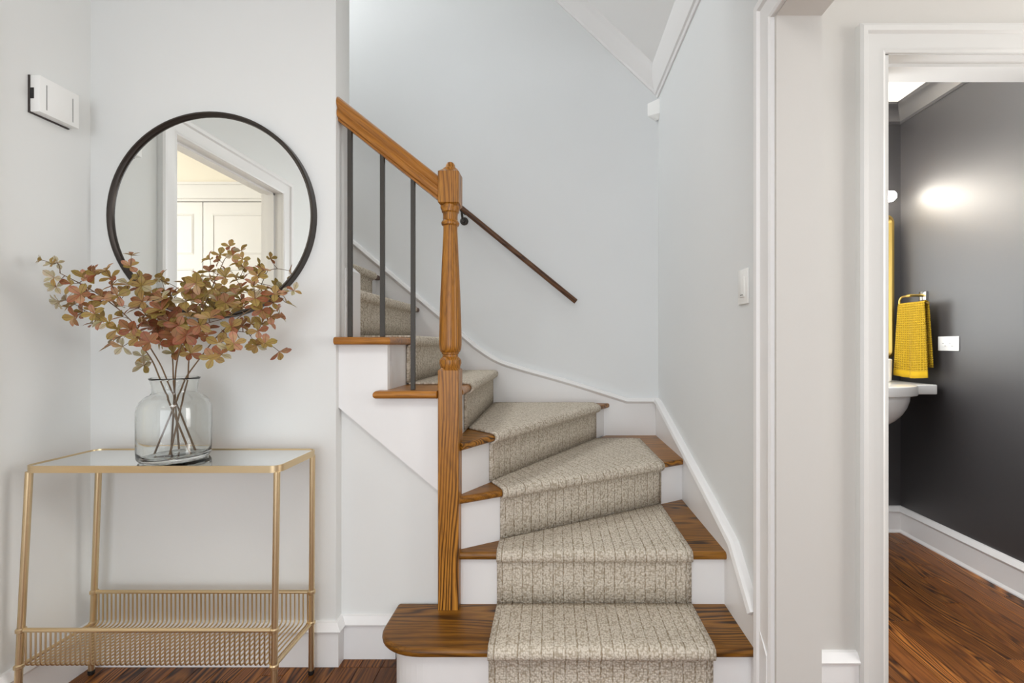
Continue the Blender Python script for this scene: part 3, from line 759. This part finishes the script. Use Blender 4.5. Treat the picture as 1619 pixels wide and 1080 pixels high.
def leaf_mesh(mat, wd, bend):
    L = 1.0
    prof = [(0.0, 0.03), (0.18, 0.16), (0.42, 0.36), (0.66, 0.44), (0.86, 0.30), (1.0, 0.02)]
    V, Fc = [], []
    for s, hw_ in prof:
        z = bend*(s-s*s*1.15)
        for k, q in enumerate((-1, 0, 1)):
            V.append((s*L, q*hw_*wd, z+(0.05 if q else -0.02)*math.sin(math.pi*s)))
    for i in range(len(prof)-1):
        for k in range(2): Fc.append((i*3+k, i*3+k+1, (i+1)*3+k+1, (i+1)*3+k))
    me = bpy.data.meshes.new('leaf'); me.from_pydata(V, [], Fc)
    for p in me.polygons: p.use_smooth = True
    me.materials.append(mat); return me
LM = [[leaf_mesh(mt, wd, bd) for wd, bd in ((0.64, 0.2), (0.74, 0.05), (0.58, 0.4))] for mt in LEAF]
def spline(P, n=6):
    out = []
    for i in range(len(P)-1):
        p0, p1, p2, p3 = P[max(i-1, 0)], P[i], P[i+1], P[min(i+2, len(P)-1)]
        for k in range(n):
            t = k/n
            out.append(0.5*((2*p1)+(p2-p0)*t+(2*p0-5*p1+4*p2-p3)*t*t+(3*p1-p0-3*p2+p3)*t**3))
    out.append(P[-1]); return out
roots, nodes = [], []
for si, s in enumerate(STEM):
    foot = W(*s[0]); foot.z = VZ+0.017
    v2 = Vector((foot.x-VC[0], foot.y-VC[1])); 
    if v2.length > 0.072: v2 *= 0.072/v2.length; foot.x, foot.y = VC[0]+v2.x, VC[1]+v2.y
    mouth = W(*s[1])
    v2 = Vector((mouth.x-VC[0], mouth.y-VC[1]))
    if v2.length > 0.044: v2 *= 0.044/v2.length; mouth.x, mouth.y = VC[0]+v2.x, VC[1]+v2.y
    neck = foot.lerp(mouth, 0.80)
    v2 = Vector((neck.x-VC[0], neck.y-VC[1]))
    if v2.length > 0.042: v2 *= 0.042/v2.length; neck.x, neck.y = VC[0]+v2.x, VC[1]+v2.y
    pts = [foot, foot.lerp(neck, 0.5), neck, mouth]+[W(*q) for q in s[2:]]
    sp = spline(pts, 5)
    r = thing('leafy_branch', DESC[si]+', standing in the glass vase', 'branch', foot, 'autumn leaf branches in the glass vase')
    rad = [0.0028-0.0017*k/(len(sp)-1) for k in range(len(sp))]
    tube('stem', sp, rad, M['stem'], r, 6)
    roots.append(r)
    nodes += [(p, si) for p in sp[18:]]
# every whorl hangs on a twig from the nearest wood below it
mouth0 = W(276, 597, 1.41)
twigs = {i: [] for i in range(6)}
whs = []
for (x, y) in WH: whs.append((math.hypot(x-276, (y-597)*1.1), x, y))
whs.sort()
for d0, x, y in whs:
    best = None
    for p, si in nodes:
        px, py = CX+p.x*F/p.y, CY-(p.z-H)*F/p.y
        if math.hypot(px-276, (py-597)*1.1) > d0+4: continue
        dd = math.hypot(px-x, py-y)
        if best is None or dd < best[0]: best = (dd, p, si)
    dd, p, si = best
    Yw = min(max(p.y+random.uniform(-0.045, 0.04), 1.30), 1.485)
    q = W(x, y, Yw)
    q.x = max(q.x, -1.57)
    mid = p.lerp(q, 0.5)+Vector((random.uniform(-.4, .4), random.uniform(-.4, .4), random.uniform(-0.2, .8)))*(q-p).length*0.13
    twigs[si].append(tube_geo(spline([p, mid, q], 3), [0.0013, 0.0012, 0.0011, 0.001, 0.0009, 0.0009, 0.0008], 4))
    if (q-p).length > 0.02: nodes.append((mid, si))
    nodes.append((q, si))
    ax = ((q-p).normalized()*0.7+Vector((random.uniform(-.7, .7), random.uniform(-1.3, 0.1), random.uniform(-.2, 1.0)))).normalized()
    u = ax.orthogonal().normalized(); v = ax.cross(u)
    nl = random.choice((4, 4, 5, 5))
    a0 = random.uniform(0, 6.28)
    # tone follows the photo: rusty low in the middle, olive above, pale at the fringe
    rust = max(0.0, 1-math.hypot((x-290)/110, (y-535)/48))
    pale = 0.75 if (x < 110 or (y > 560 and x < 250) or x > 445 or (y > 540 and x < 200)) else 0.06
    for k in range(nl):
        a = a0+2*math.pi*k/nl+random.uniform(-.2, .2)
        el = random.uniform(0.1, 0.65)
        dr = ((u*math.cos(a)+v*math.sin(a))*math.cos(el)+ax*math.sin(el)).normalized()
        up = ax-dr*ax.dot(dr); up = up.normalized(); sd = up.cross(dr)
        L = random.uniform(0.026, 0.037)*(1.0+0.30*math.exp(-((x-280)/75)**2-((y-505)/45)**2))*(0.82 if y < 430 else 1.0)*(0.8 if pale > .5 and y < 470 else 1.0)
        rr_ = random.random()
        mi = 3 if rr_ < pale*0.8 else (1 if random.random() < 0.15+0.75*rust else (2 if random.random() < 0.22 else 0))
        mt = Matrix((dr, sd, up)).transposed().to_4x4()
        o = bpy.data.objects.new('leaf', LM[mi][random.randrange(3)])
        C.objects.link(o); o.parent = roots[si]
        o.matrix_local = Matrix.Translation(q-roots[si].location) @ mt @ Matrix.Scale(L, 4)
for i in range(6):
    if twigs[i]:
        vv, ff = join_geo(twigs[i]); obj('twigs', vv, ff, M['stem'], roots[i], smooth=True)['kind'] = 'stuff'

# ---------------------------------------------------------------- small fittings
ch = thing('door_chime', 'white door chime box with dark back high on the left wall', 'chime', (XL, 1.448, 1.822))
box('back_plate', XL, XL+0.006, 1.391, 1.506, 1.819, 1.934, M['dark_plastic'], ch)
prism('cover', [(1.392, 1.822), (1.508, 1.822), (1.508, 1.9335), (1.392, 1.9335)], 'x', XL+0.006, XL+0.036, M['plastic'], ch, bevel=0.0015, seg=2)
box('side_notch', XL+0.006, XL+0.018, 1.3912, 1.396, 1.862, 1.895, M['rubber'], ch)
for yy in (1.410, 1.487): box('slot', XL+0.0352, XL+0.0364, yy, yy+0.002, 1.835, 1.912, M['grey_plastic'], ch)

ls = thing('light_switch', 'white dimmer switch on the stair right wall beside the casing', 'switch', (XR, 1.486, 1.24))
box('plate', XR-0.007, XR, 1.450, 1.522, 1.2405, 1.354, M['plastic'], ls, bevel=0.002)
box('rocker', XR-0.010, XR-0.0065, 1.468, 1.504, 1.263, 1.332, M['plastic'], ls, bevel=0.001)
box('slider', XR-0.0105, XR-0.0095, 1.476, 1.497, 1.269, 1.2715, M['grey_plastic'], ls)

sn = thing('corner_sensor', 'small white motion sensor in the stairwell corner under the crown', 'sensor', (0.62, YB, 2.45))
sv = [(0.566, YB, 2.455), (XR, 2.648, 2.455), (XR, YB, 2.455), (0.566, YB, 2.528), (XR, 2.648, 2.54), (XR, YB, 2.54), (0.614, YB, 2.425), (XR, 2.672, 2.425)]
obj('housing', sv, [(0, 1, 4, 3), (3, 4, 5), (0, 6, 7, 1), (0, 3, 5, 2, 6), (1, 7, 2, 5, 4), (6, 2, 7)], M['plastic'], sn, bevel=0.0015, seg=1)

ot = thing('wall_outlet', 'white double socket plate on the dark powder room wall', 'outlet', (PX, 2.37, 1.074))
box('plate', PX-0.006, PX, 2.309, 2.433, 1.074, 1.149, M['plastic'], ot, bevel=0.002)
for yc in (2.350, 2.391):
    rc = box('socket', PX-0.0085, PX-0.0055, yc-0.018, yc+0.018, 1.094, 1.129, M['plastic'], ot, bevel=0.001)
    for dy in (-0.007, 0.007): box('pin_slot', PX-0.0088, PX-0.0083, yc+dy-0.005, yc+dy+0.005, 1.1045+dy*0.9, 1.1068+dy*0.9, M['grey_plastic'], rc)

# ---------------------------------------------------------------- powder room
SKZ = 0.896
sx0, sx1, sy0, sy1 = 1.20, 2.023, 2.385, YB+0.01
sk_ = thing('wall_sink', 'white ceramic wall hung sink under the gold framed mirror', 'sink', (1.61, sy1, 0.70))
cxs = 1.60
front = []
for k in range(0, 25):
    a = math.pi*k/24
    front.append((cxs-0.30*math.cos(a), sy0-0.145*math.sin(a)))
outl = [(sx0, sy1), (sx0, sy0)]+front+[(sx1, sy0), (sx1, sy1)]
n = len(outl)
# deck with a basin opening: outer ring, inner ring, then the hollow
bas = []
V = [(x, y, SKZ-0.052) for x, y in outl]+[(x, y, SKZ) for x, y in outl]
Fc = [(k, (k+1) % n, n+(k+1) % n, n+k) for k in range(n)]+[tuple(range(n, 2*n)), tuple(range(n))]
obj('deck', V, Fc, M['ceramic'], sk_, bevel=0.006, seg=3, autosmooth=True)
V, Fc = [], []
for i in range(0, 9):
    a = math.pi/2*i/8
    rx, ry, zz = 0.30*math.cos(a)**0.75 if i < 8 else 0.001, 0.20*math.cos(a)**0.75 if i < 8 else 0.001, SKZ-0.045-0.20*math.sin(a)
    for k in range(28):
        b = 2*math.pi*k/28; V.append((cxs+rx*math.cos(b), 2.455+ry*math.sin(b), zz))
for i in range(8):
    for k in range(28): Fc.append((i*28+k, i*28+(k+1) % 28, (i+1)*28+(k+1) % 28, (i+1)*28+k))
Fc += [tuple(range(28)), tuple(range(8*28, 9*28))]
obj('bowl', V, Fc, M['ceramic'], sk_, smooth=True)
V, Fc = lathe_geo([(0.24, SKZ+0.001), (0.23, SKZ+0.0025), (0.20, SKZ+0.0012)], (cxs, 2.44), 36)
tp = thing('tumbler', 'white ceramic tumbler at the back corner of the sink', 'cup', (1.905, 2.60, SKZ))
vv, ff = lathe_geo([(0.030, SKZ), (0.034, SKZ+0.004), (0.036, SKZ+0.125), (0.033, SKZ+0.128), (0.031, SKZ+0.12), (0.028, SKZ+0.01), (0.001, SKZ+0.01)], (1.900, 2.60), 28)
obj('cup_body', vv, ff, M['ceramic'], tp, autosmooth=True)

pm = thing('vanity_mirror', 'gold framed rounded rectangular mirror above the white sink', 'mirror', (1.6, YB+0.01, 1.02))
o_, i_ = rr(1.20, 2.012, 1.022, 1.868, 0.045), rr(1.212, 2.000, 1.034, 1.856, 0.034)
n = len(o_); ya, yb = YB+0.01, YB-0.016
V = [(x, ya, z) for x, z in o_]+[(x, yb, z) for x, z in o_]+[(x, yb, z) for x, z in i_]+[(x, ya, z) for x, z in i_]
Fc = []
for a, b in ((0, 1), (1, 2), (2, 3), (3, 0)): Fc += [(a*n+k, a*n+(k+1) % n, b*n+(k+1) % n, b*n+k) for k in range(n)]
obj('frame', V, Fc, M['gold_dark'], pm, autosmooth=True)
prism('glass', i_, 'y', YB-0.002, YB+0.008, M['mirror'], pm)

lp = thing('vanity_light', 'wall lamp with glowing white glass shades above the vanity mirror', 'lamp', (1.6, YB+0.01, 1.95))
box('back_bar', 1.28, 1.92, YB-0.012, YB+0.01, 1.945, 1.968, M['gold_dark'], lp, bevel=0.003)
for x0, x1 in ((1.745, 1.976), (1.49, 1.71), (1.235, 1.455)):
    pts, rad = [], []
    for k in range(0, 6): pts.append((x0+0.03*(1-math.cos(math.pi/2*k/5)), 2.615, 1.957)); rad.append(max(0.031*math.sin(math.pi/2*k/5), 0.001))
    for k in range(5, -1, -1): pts.append((x1-0.03*(1-math.cos(math.pi/2*k/5)), 2.615, 1.957)); rad.append(max(0.031*math.sin(math.pi/2*k/5), 0.001))
    tube('shade', pts, rad, M['lamp'], lp, 20)
    xm = (x0+x1)/2
    tube('arm', [(xm, YB-0.005, 1.957), (xm, 2.64, 1.957)], 0.009, M['gold_dark'], lp, 10)

tr = thing('towel_ring', 'brass open towel ring with square plate on the dark wall', 'towel holder', (PX, 2.53, 1.38))
box('plate', PX-0.010, PX, 2.505, 2.555, 1.350, 1.402, M['chrome'], tr, bevel=0.003)
XT = 1.998
tube('post', [(PX-0.008, 2.53, 1.379), (XT+0.012, 2.53, 1.379), (XT, 2.535, 1.379), (XT, 2.56, 1.378)], [0.008, 0.007, 0.008, 0.008], M['gold_dark'], tr, 12)
ringp = [(XT, 2.545, 1.378)]
for k in range(0, 7):
    a = math.radians(90*k/6); ringp.append((XT, 2.585+0.03*math.sin(a), 1.348+0.03*math.cos(a)))
for k in range(0, 5):
    a = math.radians(90*k/4); ringp.append((XT, 2.605+0.01*math.cos(a), 1.338-0.01*math.sin(a)))
ringp += [(XT, 2.42, 1.328), (XT, 2.412, 1.328)]
tube('ring', ringp, 0.0058, M['gold_dark'], tr, 10)

tw = thing('hand_towel', 'mustard yellow waffle hand towel draped over the brass towel ring', 'towel', (XT, 2.52, 1.33))
# towel as a folded sheet: back layer up, over the bar, front layer down
V, UV, rows = [], [], []
NUc, prof_ = 26, []
for k in range(0, 13): prof_.append((0.012, 0.985+(1.328-0.985)*k/12, 0.985+(1.328-0.985)*k/12))
for k in range(1, 6):
    a = math.pi*k/6; prof_.append((0.012*math.cos(a), 1.328+0.0115*math.sin(a), None))
for k in range(0, 19): prof_.append((-0.012, 1.328-(1.328-0.932)*k/18, None))
s = 0.0; pv = None; slen = []
for p in prof_:
    if pv: s += math.dist(p[:2], pv)
    pv = p[:2]; slen.append(s)
tot = s
for j, p in enumerate(prof_):
    row = []
    f = max(0.0, min(1.0, (1.328-p[1])/0.396))
    frontside = p[0] < 0
    for i in range(NUc+1):
        u = i/NUc                                 # 0 = far (left in view), 1 = near
        yf = 2.610-0.185*u
        yy = yf+(u-0.35)*(-0.030)*f
        fold = math.sin(u*10.5+0.6)*0.010*f**0.7+math.sin(u*23+1.0)*0.003*f
        xx = XT+p[0]+(-0.010*f-fold if frontside else 0.006*f-fold*0.35)
        zz = p[1]-(0.010*math.sin(u*3.0)*f if frontside else 0)
        row.append(len(V)); V.append((min(xx, PX-0.012), yy, zz)); UV.append((u*0.2, tot-slen[j]))
    rows.append(row)
Fc = [(rows[j][i], rows[j][i+1], rows[j+1][i+1], rows[j+1][i]) for j in range(len(rows)-1) for i in range(NUc)]
o = obj('cloth', V, Fc, M['towel'], tw, smooth=True)
uvl = o.data.uv_layers.new(name='UVMap')
for lpz in o.data.loops: uvl.data[lpz.index].uv = UV[lpz.vertex_index]
mm = o.modifiers.new('thick', 'SOLIDIFY'); mm.thickness = 0.004; mm.offset = 0
